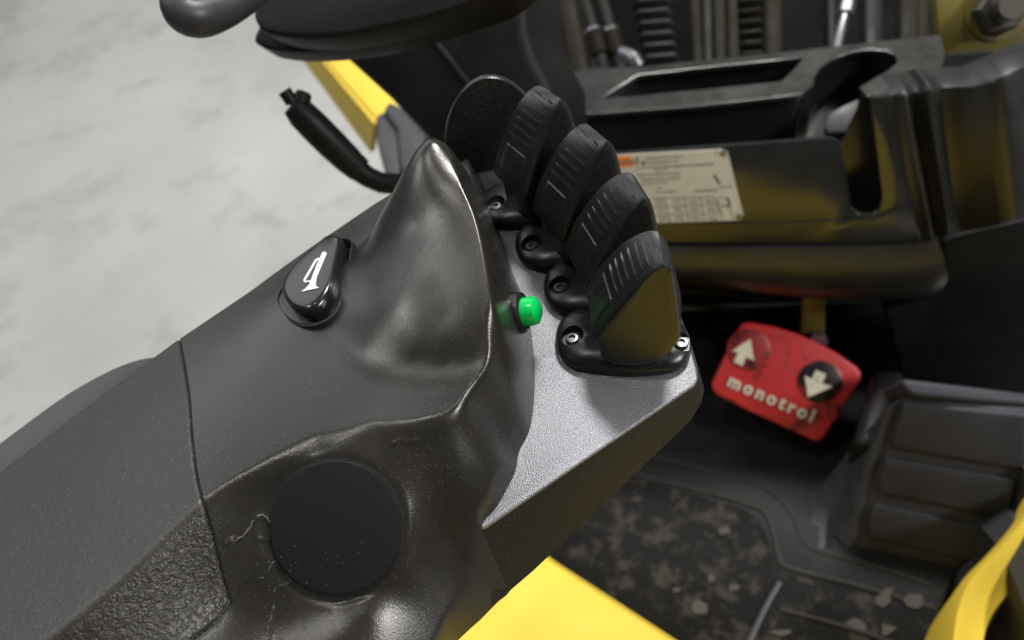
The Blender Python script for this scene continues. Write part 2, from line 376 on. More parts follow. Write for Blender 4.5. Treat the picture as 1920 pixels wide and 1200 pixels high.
bots = left_bot+[P(a, b, -.032) for a, b in bot_px]+[np.array([t[0]+.004, t[1]+.002, -.032]) for t in tops[5:]]
ring0 = left_top+tops
bm = loft_bm([ring0, bots], True, True)
ed = [e for e in bm.edges if abs(e.verts[0].co.z-e.verts[1].co.z) < 1e-6 and len(e.link_faces) == 2]
bevel(bm, .0012, 3, ed)
bm_obj('case', bm, M_['case'], arm)

def arm_pt(x, y): return float(arm_z(np.array([[x]]), np.array([[y]]))[0, 0])
def surf_n(p, e=.004):
    gx = (arm_pt(p[0]+e, p[1])-arm_pt(p[0]-e, p[1]))/(2*e); gy = (arm_pt(p[0], p[1]+e)-arm_pt(p[0], p[1]-e))/(2*e)
    n = np.array([-gx, -gy, 1]); return n/np.linalg.norm(n)

# ---- round blanking cap
Mc = frame(CAPC+CAPN*.0003, (1, .3, 0), CAPN); rc = 119*np.linalg.norm(CAPC-CAM)/F
lathe('cap_gap', [(.5*rc, -.003), (rc*1.03, -.003), (rc*1.022, -.0004), (rc*.97, -.0004)], Mc, M_['gap'], arm, 72)
lathe('round_cap', [(.2*rc, -.002), (rc*.992, -.002), (rc*.990, .0004), (rc*.975, .0011), (rc*.955, .0012), (.01*rc, .0012)], Mc, M_['cap'], arm, 72)

# ---- hairline cracks in the skin beside the cap
M_['crack'] = mat('pale_crack_edge', (.085, .082, .08), .6)
for l in (crk[0], crk[1], crk[3], crk[4]):
    pts = [surf(a+random.uniform(-2, 2), b+random.uniform(-2, 2))+CAPN*.0003 for a, b in [tuple(q[:2]) for q in catmull([np.array(t[:2], float) for t in l], 3)]]
    tube('skin_crack', pts, [random.uniform(.00012, .00038) for _ in pts], M_['crack'], arm, 6)

# ---- horn button
hp = surf(592, 540); hn = surf_n(hp, .012); hn = hn*.8+np.array([0, 0, .2]); hn /= np.linalg.norm(hn)
groove_px = [(521, 562), (526, 580), (539, 597), (558, 608), (581, 611), (608, 603), (631, 585), (643, 555), (652, 512), (659, 470), (660, 452), (646, 447), (627, 452), (600, 472), (570, 497), (540, 526), (526, 545)]
body_px = [(540, 557), (543, 570), (551, 583), (562, 594), (577, 600), (600, 598), (621, 578), (635, 552), (643, 515), (650, 480), (651, 463), (641, 455), (627, 456), (607, 474), (583, 494), (560, 517), (546, 540)]
def ringp(px, off_): return [PP(a, b, hp+hn*off_, hn) for a, b in catmull(px, 3, True)]
def scaled(ring, k, up):
    c = np.mean(ring, 0); return [c+(p-c)*k+hn*up for p in ring]
g = ringp(groove_px, .0012)
horn = bm_obj('horn_button', loft_bm([scaled(g, 1.0, -.006), g, scaled(g, .975, .0006), scaled(g, .95, -.0005), scaled(g, .90, -.004)]), M_['shell'], arm)
bm_obj('groove_shade', loft_bm([scaled(g, 1.015, -.006), scaled(g, 1.015, .0002), scaled(g, .99, .0003)], True, False), M_['gap'], horn)  # dark ring painted in for the shade of the groove round the button
b0 = ringp(body_px, .001)
bm_obj('push_cap', loft_bm([scaled(b0, 1.0, -.004), scaled(b0, 1.0, .003), scaled(b0, .985, .0052), scaled(b0, .95, .0066), scaled(b0, .90, .0073), scaled(b0, .80, .0075), scaled(b0, .4, .0075)]), M_['gloss'], horn)
def icon(pxs): return [PP(a, b, hp+hn*.0086, hn) for a, b in pxs]
ic = [[(565, 547.5), (573, 542), (580, 534), (585, 522), (594, 498), (605, 474), (610, 472.5), (613, 475), (605, 494), (594, 520), (592, 533), (594, 538), (599, 540), (585, 543)],
      [(604, 483), (594, 485.5), (591, 488), (570, 524), (570, 529), (573, 530.5), (586, 527.5), (586.5, 525.5), (574, 527.8), (573, 526), (593.5, 490.5), (596, 488.5), (604, 486)]]
for l in ic: prism('horn_symbol', icon(l), tuple(hn*.0003), M_['print'], horn)

# ---- green push button on the side of the hood
ga = np.array([.93, -.33, .22]); ga /= np.linalg.norm(ga); gp = P(958, 589, .021)-ga*.006
Mg = frame(gp, (0, 0, 1), ga)
gb = lathe('push_button', [(.002, 0), (.0098, 0), (.0100, .005), (.0100, .0100), (.0094, .0124), (.0078, .0133), (.0070, .0126), (.001, .0126)], Mg, M_['pad'], arm, 40)
lathe('green_cap', [(.001, .010), (.0067, .010), (.0069, .0165), (.0063, .0188), (.004, .0202), (.0005, .0206)], Mg, M_['green'], gb, 40)

# ---- tall rounded guard at the far end of the panel
gq = P(895, 321, 0); gd = P(928, 315, 0)-P(880, 323, 0); gd[2] = 0; gd /= np.linalg.norm(gd)
gn = np.cross(gd, [0, 0, 1.]); gn /= np.linalg.norm(gn); gn = gn+np.array([0, 0, .12]); gn /= np.linalg.norm(gn)
if gn@(CAM-gq) < 0: gn = -gn
gpx = [(846, 330), (836, 290), (835, 250), (843, 213), (862, 176), (887, 152), (915, 143), (943, 147), (968, 162), (995, 190), (1018, 232), (1025, 270), (1022, 296)]
gp3 = [PP(a, b, gq, gn) for a, b in catmull(gpx, 4)]
bm = bmesh.new(); vs = [bm.verts.new(Vector(p)) for p in gp3]; fa = bm.faces.new(vs)
if fa.normal.dot(Vector(gn)) < 0: fa.normal_flip()
r = bmesh.ops.inset_region(bm, faces=[fa], thickness=.0030, depth=.0); bmesh.ops.inset_region(bm, faces=[fa], thickness=.0012, depth=-.0018)
bed = [e for e in bm.edges if e.is_boundary]; ex = bmesh.ops.extrude_edge_only(bm, edges=bed)
bv = [v for v in ex['geom'] if isinstance(v, bmesh.types.BMVert)]
for v in bv: v.co -= Vector(gn)*.005
bmesh.ops.contextual_create(bm, geom=[e for e in bm.edges if e.is_boundary])
bmesh.ops.recalc_face_normals(bm, faces=bm.faces)
bevel(bm, .0010, 2, [e for e in bm.edges if len(e.link_faces) == 2 and e.calc_face_angle(0) > .9])
bm_obj('end_guard', bm, M_['leverm'], arm)

# ================================================================== LEVERS
LF = P(1278, 635, .008)-P(1075, 628, .008); LF[2] = 0; LF /= np.linalg.norm(LF); LW = np.array([-LF[1], LF[0], 0])
LO = P(1176, 645, 0)
def lloc(p): v = np.asarray(p)-LO; return np.array([v@LF, v@LW, v[2]])
def resamp(pts, n):
    pts = np.array(catmull(pts, 8)); d = np.r_[0, np.cumsum(np.linalg.norm(np.diff(pts, axis=0), axis=1))]; t = np.linspace(0, d[-1], n)
    return np.stack([np.interp(t, d, pts[:, k]) for k in range(3)], 1)
near_face = np.array([(-11.8, -16.2, 24.5), (-10.2, -15.8, 27.5), (-5, -14.4, 36.1), (1.1, -13, 45.4), (6.9, -11.7, 53.9), (12.4, -10.6, 61.0), (16.8, -10.0, 65.6), (18.6, -9.8, 67.0)])*mm
far_face = np.array([(-17.9, 10, 26.5), (-16.8, 10, 30.5), (-13.5, 10, 39), (-8.7, 10, 46.5), (-2.5, 10, 55), (3, 10, 60.8), (10.6, 10, 65.6), (15.2, 10, 65.2)])*mm
near_stem = np.array([(-9.8, -17.4, 13), (-9.4, -17.0, 17), (-9.0, -16.5, 21.5), (-9.2, -16.3, 23.9), (-11.2, -16.2, 24.1)])*mm
far_stem = np.array([(-14.5, 9.6, 6), (-14.5, 9.6, 13), (-14.3, 9.6, 20.5), (-14.5, 9.7, 25.6), (-17.2, 10, 25.9)])*mm
near_front = np.array([(18.6, -9.8, 67.0), (20.6, -9.9, 65.5), (22.2, -10.8, 60), (23.9, -12.9, 46), (25.2, -15.4, 29.7), (24.4, -16.1, 25), (18.2, -17.7, 14.3), (11.2, -18.3, 10.2), (2.9, -18.6, 8.3), (-4, -18.4, 9), (-8, -17.9, 11), (-9.8, -17.4, 13)])*mm
far_front = np.array([(15.2, 10, 65.2), (18, 10, 61), (20, 10, 54), (21.5, 10, 43.5), (24, 10, 28), (24, 10, 18), (18, 10, 8), (11, 10, 6), (3, 10, 5), (-4, 10, 5), (-10, 10, 5), (-14.5, 9.6, 6)])*mm
NR, FR = resamp(near_face, 20), resamp(far_face, 20)
NF, FF = resamp(near_front, 26), resamp(far_front, 26)
near = np.vstack([near_stem, NR, NF[1:-1]]); farr = np.vstack([far_stem, FR, FF[1:-1]])
cN = near.mean(0); cF = farr.mean(0)
def mixr(s, bulge=0):
    r_ = near*(1-s)+farr*s; c = r_.mean(0); return c+(r_-c)*(1+bulge)
def inset(r_, c, d):
    v = c-r_; return r_+v/np.linalg.norm(v, axis=1)[:, None]*d
wn = np.array([.25, -.95, -.2]); 
rings = [inset(near, cN, .004)+np.array([0, -.0003, .0002]), inset(near, cN, .0016)+np.array([0, -.0003, .0002]), inset(near, cN, .0005)+np.array([0, .0001, 0]), inset(near, cN, .0)+np.array([0, .0009, 0]), mixr(.08, .003), mixr(.3, .004), mixr(.6, .004), mixr(.92, .003), mixr(.97, 0), inset(farr, cF, .0012)+np.array([0, .0004, 0])]
def rear_pt(t, s):
    i = t*19; k = min(int(i), 18); u = i-k
    a = NR[k]*(1-u)+NR[k+1]*u; b = FR[k]*(1-u)+FR[k+1]*u
    p = a*(1-s)+b*s; r_ = mixr(s); c = r_.mean(0); bu = .004; return c+(p-c)*(1+bu)
def rear_n(t, s):
    d1 = rear_pt(min(t+.02, 1), s)-rear_pt(max(t-.02, 0), s); d2 = rear_pt(t, min(s+.05, 1))-rear_pt(t, max(s-.05, 0))
    n = np.cross(d1, d2); n /= np.linalg.norm(n); return n if n[0] < 0 else -n
def patch_bm(t0, t1, s0, s1, nt, ns, h, sink=.001, inset_=.08):
    bm = bmesh.new(); G = []
    for i in range(nt+1):
        row = []
        for j in range(ns+1):
            t = t0+(t1-t0)*i/nt; q = s0+(s1-s0)*j/ns; edge = i in (0, nt) or j in (0, ns)
            row.append(bm.verts.new(Vector(rear_pt(t, q)+rear_n(t, q)*(-sink if edge else h))))
        G.append(row)
    for i in range(nt):
        for j in range(ns): bm.faces.new((G[i][j], G[i+1][j], G[i+1][j+1], G[i][j+1]))
    return bm
def rib_mesh(t):
    bm = bmesh.new(); hw = .012
    lo = []
    for q in np.linspace(.16, .84, 7):
        h = .0011 if .2 < q < .8 else .0001
        row = [bm.verts.new(Vector(rear_pt(t+dt, q)+rear_n(t, q)*hh)) for dt, hh in ((-hw, -.0005), (-hw*.6, h), (hw*.6, h), (hw, -.0005))]
        lo.append(row)
    for a_, b_ in zip(lo, lo[1:]):
        for k in range(3): bm.faces.new((a_[k], a_[k+1], b_[k+1], b_[k]))
    bm.faces.new(lo[0]); bm.faces.new(lo[-1][::-1])
    return bm
pad_px = [(1043, 640), (1048, 665), (1065, 685), (1095, 697), (1180, 706), (1250, 702), (1280, 691), (1293, 672), (1295, 645), (1285, 620), (1262, 602), (1200, 592), (1090, 588), (1058, 602), (1046, 620)]
padr = np.array(catmull([lloc(P(a, b, .001)) for a, b in pad_px], 4, True)); padc = padr.mean(0)
def padring(d, z):
    v = padc-padr; v[:, 2] = 0; q = padr+v/np.linalg.norm(v, axis=1)[:, None]*d; q[:, 2] = z; return q
sc1 = lloc(P(1072, 628, .0085)); sc2 = lloc(P(1278, 636, .0085))
def bool_cut(bm_main, bm_cut, material):
    a_ = bm_obj('tmp_a', bm_main, material, None); b_ = bm_obj('tmp_b', bm_cut, material, None)
    m = a_.modifiers.new('b', 'BOOLEAN'); m.operation = 'DIFFERENCE'; m.object = b_; m.solver = 'EXACT'
    bpy.context.view_layer.update(); dg = bpy.context.evaluated_depsgraph_get()
    me = bpy.data.meshes.new_from_object(a_.evaluated_get(dg))
    bpy.data.objects.remove(a_); bpy.data.objects.remove(b_); me.set_sharp_from_angle(angle=R(35)); return me
padbm = loft_bm([padring(.0012, -.001), padring(.0012, .0012), padring(0, .0016), padring(0, .0030), padring(.0005, .0046), padring(.0018, .0062), padring(.004, .0074), padring(.0075, .0084), padring(.011, .0088)])
cut = bmesh.new()
for q in (sc1, sc2):
    lathe_bm([(.0005, .0048), (.0046, .0048), (.0050, .0055), (.0056, .0084), (.0060, .0100), (.0005, .0100)], Matrix.Translation((q[0], q[1], 0)), 28, cut)
bmesh.ops.recalc_face_normals(cut, faces=cut.faces)
pad_me = bool_cut(padbm, cut, M_['pad'])
def lever(label):
    root = empty('control_lever', label, 'lever', 'hydraulic control levers on the grey panel')
    cap_ = bm_obj('lever_cap', loft_bm(rings), M_['leverm'], root, angle=38)
    for t in (.47, .55, .63, .71, .79, .86, .925): bm_obj('rib', rib_mesh(t), M_['leverm'], cap_)
    bm = patch_bm(.07, .40, .12, .88, 10, 8, .0005); bm_obj('grip_panel', bm, M_['leverm'], cap_)
    base = link_mesh('lever_base', pad_me, M_['pad'], root)
    for q in (sc1, sc2):
        M = Matrix.Translation((q[0], q[1], .0042))
        sw = lathe('screw', [(.0003, 0), (.0031, 0), (.0031, .0016), (.0027, .0022), (.0017, .0023), (.0015, .0012), (.0003, .0012)], M, M_['steel'], base, 20)
    return root
def cp(o, par=None):
    c = o.copy(); COL.objects.link(c); c.parent = par
    for ch in o.children: cp(ch, c)
    return c
L4 = lever('lever nearest the red pedal, on a fully visible oval base with two screws')
base_yaw = math.atan2(LF[1], LF[0])
def place(o, screw, dyaw):
    yaw = base_yaw+R(dyaw); o.rotation_euler = (0, 0, yaw)
    c, s_ = math.cos(yaw), math.sin(yaw); o.location = (screw[0]-(c*sc1[0]-s_*sc1[1]), screw[1]-(s_*sc1[0]+c*sc1[1]), 0)
def yaw_of(q, apx):
    v = P(apx[0], apx[1], .067)-P(q[0], q[1], .0085); return math.degrees(math.atan2(v[1], v[0]))
Y4 = yaw_of((1072, 628), (1250, 490))
for o, q, apx, tot, lb in [(L4, (1072, 628), (1250, 490), 0, None),
                     (cp(L4), (1048, 533), (1195, 373), 13, 'third ribbed lever from the tall rounded guard, overlapping the white data plate'),
                     (cp(L4), (995, 455), (1136, 277), 26, 'second ribbed lever from the tall rounded guard'),
                     (cp(L4), (928, 380), (1041, 202), 31, 'ribbed lever standing right beside the tall rounded guard')]:
    if lb: o['label'] = lb
    dy = yaw_of(q, apx)-Y4; place(o, P(q[0], q[1], .0085), dy); ex = tot-dy
    if tot:
        cap_ = [c for c in o.children if c.name.startswith('lever_cap')][0]; piv = Vector((.019, -.0097, 0))
        cap_.matrix_basis = Matrix.Translation(piv) @ Matrix.Rotation(R(ex), 4, 'Z') @ Matrix.Diagonal((1, 1, 1+.0026*tot, 1)) @ Matrix.Translation(-piv)

# ================================================================== SETTING AND TRUCK
M_['concrete'] = mat('polished_concrete', (.40, .405, .395), .5, vary=-.24, vscale=1.1, bump=.05, bscale=60, bdist=.002, dirt=(.29, .295, .285), dirtscale=5, dirtthr=.52)
M_['foot'] = mat('foot_rest_rubber', (.028, .029, .035), .5, spec=.15, bump=.4, bscale=260, bdist=.0008, vary=.4, vscale=18)
M_['mat'] = mat('black_rubber_mat', (.007, .0068, .0072), .5, spec=.15, bump=.5, bscale=260, bdist=.001, vary=.5, vscale=18)
M_['matdirt'] = mat('dusty_rubber_mat', (.006, .0058, .0056), .6, spec=.06, bump=.6, bscale=160, bdist=.001, dirt=(.026, .024, .020), dirtscale=46, dirtthr=.50)
M_['bead'] = mat('worn_rubber_edge', (.022, .021, .020), .5, spec=.2)
M_['wornpad'] = mat('dried_mud', (.038, .035, .029), .9, bump=.6, bscale=300, bdist=.001)
M_['yellow'] = mat('yellow_paint', (.58, .42, .045), .55, spec=.25, vary=-.06, vscale=6)
M_['darkyellow'] = mat('dark_yellow_steel', (.13, .10, .015), .45, vary=-.3, vscale=30, bump=.1, bscale=200)  # shade on the yellow bracket put into this darker base colour
M_['dash'] = mat('gloss_black_dash_plastic', (.010, .010, .0095), .2, spec=.7, bump=.05, bscale=500, bdist=.0002, vary=.3, vscale=20)
M_['dashsoft'] = mat('satin_black_dash_plastic', (.010, .0098, .0095), .36, spec=.6, bump=.15, bscale=700, bdist=.0002, vary=.3, vscale=20)
M_['dashtop'] = mat('worn_black_dash_rim', (.013, .013, .012), .24, spec=.7, vary=.4, vscale=30)
M_['matt'] = mat('matt_black_plastic_trim', (.0065, .0062, .006), .5, spec=.13, bump=.15, bscale=600, vary=.4)
M_['grey'] = mat('dark_grey_plastic', (.028, .028, .032), .45, spec=.35, vary=.3)
M_['red'] = mat('red_rubber_pedal', (.50, .028, .032), .42, vary=-.25, vscale=40, bump=.15, bscale=500, dirt=(.06, .008, .008), dirtscale=32, dirtthr=.55)
M_['reddisc'] = mat('scuffed_red_disc', (.26, .016, .018), .4, dirt=(.012, .007, .007), dirtscale=55, dirtthr=.48)
M_['reddirty'] = mat('oil_stained_red_disc', (.22, .014, .016), .35, dirt=(.010, .007, .007), dirtscale=60, dirtthr=.40)
M_['white'] = mat('dirty_white_lettering', (.60, .56, .46), .6, dirt=(.20, .17, .13), dirtscale=160, dirtthr=.58)
M_['alu'] = mat('aluminium_data_plate', (.50, .49, .44), .42, vary=-.12, vscale=40, dirt=(.36, .33, .27), dirtscale=60, dirtthr=.6)
M_['ink'] = mat('faded_print', (.14, .14, .135), .7)
M_['orange'] = mat('orange_warning_print', (.72, .22, .04), .5)
M_['rubber'] = mat('hose_rubber', (.010, .010, .009), .5, spec=.2, vary=.4)
M_['olive'] = mat('shaded_mast_steel', (.007, .006, .003), .6, spec=.1, vary=.6, vscale=40, bump=.2, bscale=150)  # overhead shading on the mast put into a darker base colour
M_['boltsteel'] = mat('dull_bolt_steel', (.07, .065, .055), .5, metal=.6, bump=.2, bscale=300)
M_['zinc'] = mat('zinc_fitting', (.2, .2, .21), .35, metal=.9)
M_['tyre'] = mat('tyre_rubber', (.02, .02, .02), .7, bump=.5, bscale=80, bdist=.002)
LAT = np.array([.956, -.292, 0]); FWD = np.array([.292, .956, 0]); UP = np.array([0, 0, 1.])
def npts(px, z): return [P(a, b, z) for a, b in px]

# warehouse floor
wf = mesh_obj('concrete_floor', [(-9, -6, -1.1), (9, -6, -1.1), (9, 14, -1.1), (-9, 14, -1.1)], [(0, 1, 2, 3)], M_['concrete'], None, False); tag(wf, kind='structure')

# truck floor pan
ZF = -.58
pan_px = [(1000, 640), (900, 470), (720, 262), (900, 190), (1100, 100), (1400, 250), (1700, 500), (1900, 800), (1915, 895), (1890, 975), (1835, 1035), (1788, 1088), (1762, 1150), (1755, 1260), (1200, 1300)]
pan = prism('floor_pan', npts(pan_px, ZF), (0, 0, -.05), M_['mat'], None, .006, 2); tag(pan, kind='structure')
inn_px = [(1010, 890), (1120, 880), (1205, 900), (1300, 925), (1395, 953), (1425, 975), (1440, 1010), (1452, 1055), (1468, 1072), (1600, 1105), (1752, 1150), (1745, 1260), (1150, 1290), (950, 1100)]
fm = prism('floor_mat', npts(inn_px, ZF+.004), (0, 0, -.0035), M_['matdirt'], None, .0015, 2); tag(fm, 'dusty black rubber floor mat sunk in the floor below the console', 'floor mat')
def bead(px, r, z=ZF, m='bead'): return tube('raised_bead', [np.array(q) for q in catmull(npts(px, z), 5)], r, M_[m], fm, 8)
bead([(1150, 868), (1205, 893), (1300, 917), (1400, 945), (1436, 965), (1452, 1005), (1462, 1048), (1482, 1066), (1600, 1097), (1752, 1141)], .0035)
bead([(1180, 845), (1260, 864), (1360, 890), (1430, 915), (1475, 950), (1500, 1000), (1513, 1022), (1545, 1037), (1640, 1062), (1745, 1098)], .0022)
bead([(1462, 1092), (1435, 1140), (1400, 1215)], .0032, ZF+.006, 'grey')
bead([(1462, 1142), (1600, 1180), (1700, 1215)], .0025, ZF+.005)
spots = [[(1645, 1108), (1678, 1100), (1676, 1116), (1668, 1142), (1640, 1132)], [(1700, 1108), (1735, 1106), (1732, 1122), (1720, 1150), (1685, 1140)], [(1585, 1168), (1605, 1155), (1630, 1180), (1612, 1190)],
         [(1650, 1168), (1680, 1168), (1678, 1186), (1648, 1196)], [(1440, 1185), (1490, 1180), (1470, 1195)], [(1288, 1130), (1320, 1122), (1335, 1145), (1315, 1160), (1290, 1152)], [(1260, 1103), (1276, 1101), (1278, 1109), (1264, 1111)],
         [(1345, 990), (1368, 985), (1372, 1000), (1350, 1004)], [(1362, 1095), (1385, 1092), (1388, 1108), (1366, 1110)], [(1322, 1080), (1340, 1074), (1345, 1092), (1328, 1096)]]
for l in spots:
    c = np.mean(l, 0); pp = [(c[0]+(q[0]-c[0])*random.uniform(.45, 1.0), c[1]+(q[1]-c[1])*random.uniform(.45, 1.0)) for q in catmull(l, 2, True)]
    prism('mud_flake', npts(pp, ZF+.0062), (0, 0, -.0015), M_['wornpad'], fm)

# foot rest ramp on the right, with raised pads
fa_, fb_, fc_ = P(1690, 742, -.40), P(1920, 772, -.40), P(1625, 1010, -.565)
fn = np.cross(fb_-fa_, fc_-fa_); fn /= np.linalg.norm(fn); fn = fn if fn[2] > 0 else -fn
FOOT = empty('foot_rest', 'sloping black rubber foot rest with three raised pads beside the red pedal', 'foot rest')
def onf(px): return [PP(a, b, fa_, fn) for a, b in px]
prism('ramp', onf([(1692, 745), (1960, 778), (1935, 860), (1905, 960), (1850, 1025), (1800, 1072), (1600, 1030), (1622, 940), (1655, 840)]), tuple(-fn*.03), M_['foot'], FOOT, .006, 3)
for l in ([(1692, 752), (1925, 775), (1921, 850), (1912, 876), (1668, 835), (1680, 790)], [(1657, 857), (1905, 897), (1893, 950), (1882, 966), (1645, 921), (1648, 885)], [(1637, 941), (1868, 991), (1858, 1010), (1815, 1047), (1625, 1002), (1628, 965)]):
    prism('raised_pad', [p+fn*.0042 for p in onf(l)], tuple(-fn*.006), M_['foot'], FOOT, .003, 3)
sideL = onf([(1692, 745), (1672, 800), (1648, 860), (1630, 930), (1612, 1015)])
bm_obj('inner_slope', loft_bm([[p-fn*.002 for p in sideL], [p+np.array([-.012, .0, -.012]) for p in sideL], [np.array([p[0]-.035, p[1]+.006, max(ZF+.001, p[2]-.10)]) for p in sideL], [np.array([p[0]-.055, p[1]+.01, ZF-.002]) for p in sideL]], False, False), M_['foot'], FOOT)
prism('step_ledge', [PP(a, b, P(1690, 728, -.385), np.array([0, -.35, .94])) for a, b in [(1690, 708), (2060, 752), (2060, 774), (1712, 741), (1696, 728)]], (0, .02, -.05), M_['foot'], FOOT, .005, 3)
tube('edge_bead', [np.array(q) for q in catmull([PP(a, b, fa_, fn)+fn*.004 for a, b in [(1932, 870), (1912, 960), (1860, 1025), (1805, 1078), (1775, 1130), (1764, 1200), (1762, 1260)]], 5)], .008, M_['foot'], FOOT, 10)

# yellow side fender and tyre on the right
fend_edge = [(1990, 800), (1935, 905), (1912, 968), (1862, 1030), (1812, 1082), (1785, 1135), (1773, 1200), (1770, 1280)]
arch = [(2050, 1040), (1975, 1075), (1925, 1098), (1893, 1112), (1868, 1140), (1850, 1175), (1842, 1215), (1840, 1280)]
e0 = [P(a, b, -.47) for a, b in fend_edge]; e3 = [P(a, b, -.50) for a, b in arch]
fr = [[p+np.array([0, 0, -.12]) for p in e0], [p+np.array([-.002, 0, -.006]) for p in e0], [p+np.array([.004, -.001, .006]) for p in e0], [p*.88+q*.12+np.array([0, 0, .012]) for p, q in zip(e0, e3)], [p*.6+q*.4+np.array([0, 0, .008]) for p, q in zip(e0, e3)], [p*.3+q*.7 for p, q in zip(e0, e3)], e3, [p+np.array([.01, 0, -.05]) for p in e3]]
fr = [catmull(r_, 4) for r_ in fr]
fen = empty('side_fender', 'curved yellow side fender beside the foot rest', 'fender')
bm_obj('fender_skin', loft_bm(fr, False, False), M_['yellow'], fen)
tc_ = P(2000, 1260, -.62)
ty = lathe('drive_tyre', [(.07, -.08), (.15, -.08), (.17, -.06), (.175, 0), (.17, .06), (.15, .08), (.07, .08)], frame(tc_, (0, 0, 1), LAT), M_['tyre'], None, 48); tag(ty, 'dark rubber tyre under the curved yellow side fender', 'tyre')

# yellow engine hood under the console, running back under the camera
yz = -.40
hp_px = [(870, 950), (1022, 1062), (1130, 1133), (1240, 1206), (1290, 1238)]
he = [P(a, b, yz) for a, b in hp_px]; he += [he[-1]+np.array([.05, -.10, 0]), he[-1]+np.array([.45, -.20, 0])]; back = np.array([-.35, -1.0, 0])
hr = [[p+np.array([.012, .012, -.18]) for p in he], [p+np.array([.012, .012, -.03]) for p in he], [p+np.array([.006, .006, -.010]) for p in he], [p+np.array([-.008, -.006, -.001]) for p in he], [p+back*.06 for p in he], [p+back*.5+np.array([0, 0, .005]) for p in he], [p+back*.95+np.array([0, 0, .02]) for p in he], [p+back*1.2+np.array([0, 0, .12]) for p in he], [p+back*1.3+np.array([0, 0, .40]) for p in he]]
eh = empty('engine_hood', 'smooth yellow engine hood panel under the console', 'hood'); bm_obj('hood_skin', loft_bm(hr, False, False), M_['yellow'], eh)
prism('hood_frame', [p+np.array([0, 0, -.19]) for p in (he[0], he[-1], he[-1]+back*.9, he[0]+back*.9)], (0, 0, -.2), M_['matt'], eh)

# ---------------------------------------------------------------- dashboard
ZL = -.22
D = empty('dashboard', 'glossy black dashboard with open trays, cup holder and riveted data plate', 'dashboard')
Mt = frame(P(1190, 285, ZL), LAT, UP)
def l2(px): return [local2(Mt, P(a, b, ZL)) for a, b in px]
rim = [(1040, 228), (1072, 222), (1088, 214), (1300, 199), (1488, 178), (1500, 174), (1524, 160), (1525, 146), (1535, 128), (1560, 110), (1590, 98), (1625, 92), (1660, 94), (1683, 103), (1684, 118), (1665, 135), (1640, 148), (1614, 163), (1628, 180), (1672, 178), (1748, 164), (1771, 102), (1762, 66), (1480, 97), (1185, 127), (1100, 128), (1030, 150), (1000, 190)]
hole = [(1196, 140), (1350, 123), (1510, 106), (1490, 130), (1466, 153), (1300, 170), (1124, 187), (1150, 168)]
fill_curve('tray_rim', [l2(rim), l2(hole)], Mt @ Matrix.Translation((0, 0, -.003)), .004, M_['dashtop'], D, .0012, 2)
def down(px, depth, name, m, shrink=.9, z=ZL-.004):
    a = npts(px, z); c = np.mean(a, 0); b = [c+(p-c)*shrink-UP*depth for p in a]; b = [np.array([p[0], p[1], z-depth]) for p in b]
    bm = loft_bm([a, b], True, False); bm.faces.new([bm.verts[:][i] for i in range(len(a), 2*len(a))]) if False else None
    return bm_obj(name, bm, m, D)
down(hole, .09, 'narrow_tray', M_['dash'], .97)
trayw = npts([(1040, 230), (1072, 224), (1088, 217), (1300, 202), (1488, 181), (1502, 176)], ZL-.004)
bm_obj('tray_back_wall', loft_bm([trayw, [p-UP*.14+FWD*.012 for p in trayw]], False, False), M_['dash'], D)
cupw = npts([(1502, 176), (1526, 161), (1527, 146), (1537, 128), (1562, 111), (1590, 100), (1625, 94), (1660, 96), (1681, 104), (1682, 118), (1663, 134), (1638, 147), (1614, 165), (1630, 182)], ZL-.004)
bm_obj('cup_holder', loft_bm([cupw, [p-UP*.11 for p in cupw]], False, False), M_['dash'], D)
pn = -FWD*math.cos(R(18))+UP*math.sin(R(18)); pq = P(1190, 285, ZL)
prism('cup_shelf', [PP(a, b, P(1590, 205, ZL-.05), UP*.9-FWD*.45) for a, b in [(1552, 212), (1618, 180), (1622, 246), (1552, 250), (1546, 238)]], (0, 0, -.01), M_['grey'], D, .002)
def onp(px, off_=0): return [PP(a, b, pq+pn*off_, pn) for a, b in px]
panel_px = [(980, 301), (1190, 285), (1555, 259), (1569, 262), (1579, 275), (1584, 310), (1590, 372), (1596, 390), (1610, 401), (1636, 402), (1650, 391), (1655, 370), (1643, 270), (1632, 183), (1674, 179), (1690, 260), (1715, 385), (1726, 452), (1500, 457), (1250, 457), (980, 452)]
prism('front_panel', onp(panel_px), tuple(-pn*.007), M_['dash'], D, .0012, 2)
prism('slot_lining', onp([(1575, 275), (1590, 380), (1600, 396), (1640, 398), (1658, 385), (1640, 190), (1620, 180)], -.055), tuple(-pn*.004), M_['dash'], D)
for l in ([(1230, 417.5), (1440, 416), (1598, 411), (1599, 413.5), (1440, 419), (1230, 420.5)], [(1582, 300), (1597, 396), (1584, 413), (1582, 412), (1593, 396), (1579.5, 300)], [(1664, 200), (1684, 330), (1686, 372), (1676, 398), (1640, 412), (1600, 413), (1600, 411), (1639, 409.5), (1673, 396), (1683, 371), (1681, 330), (1661, 200)]):
    prism('panel_groove', onp(l, .0006), tuple(-pn*.001), M_['gap'], D)
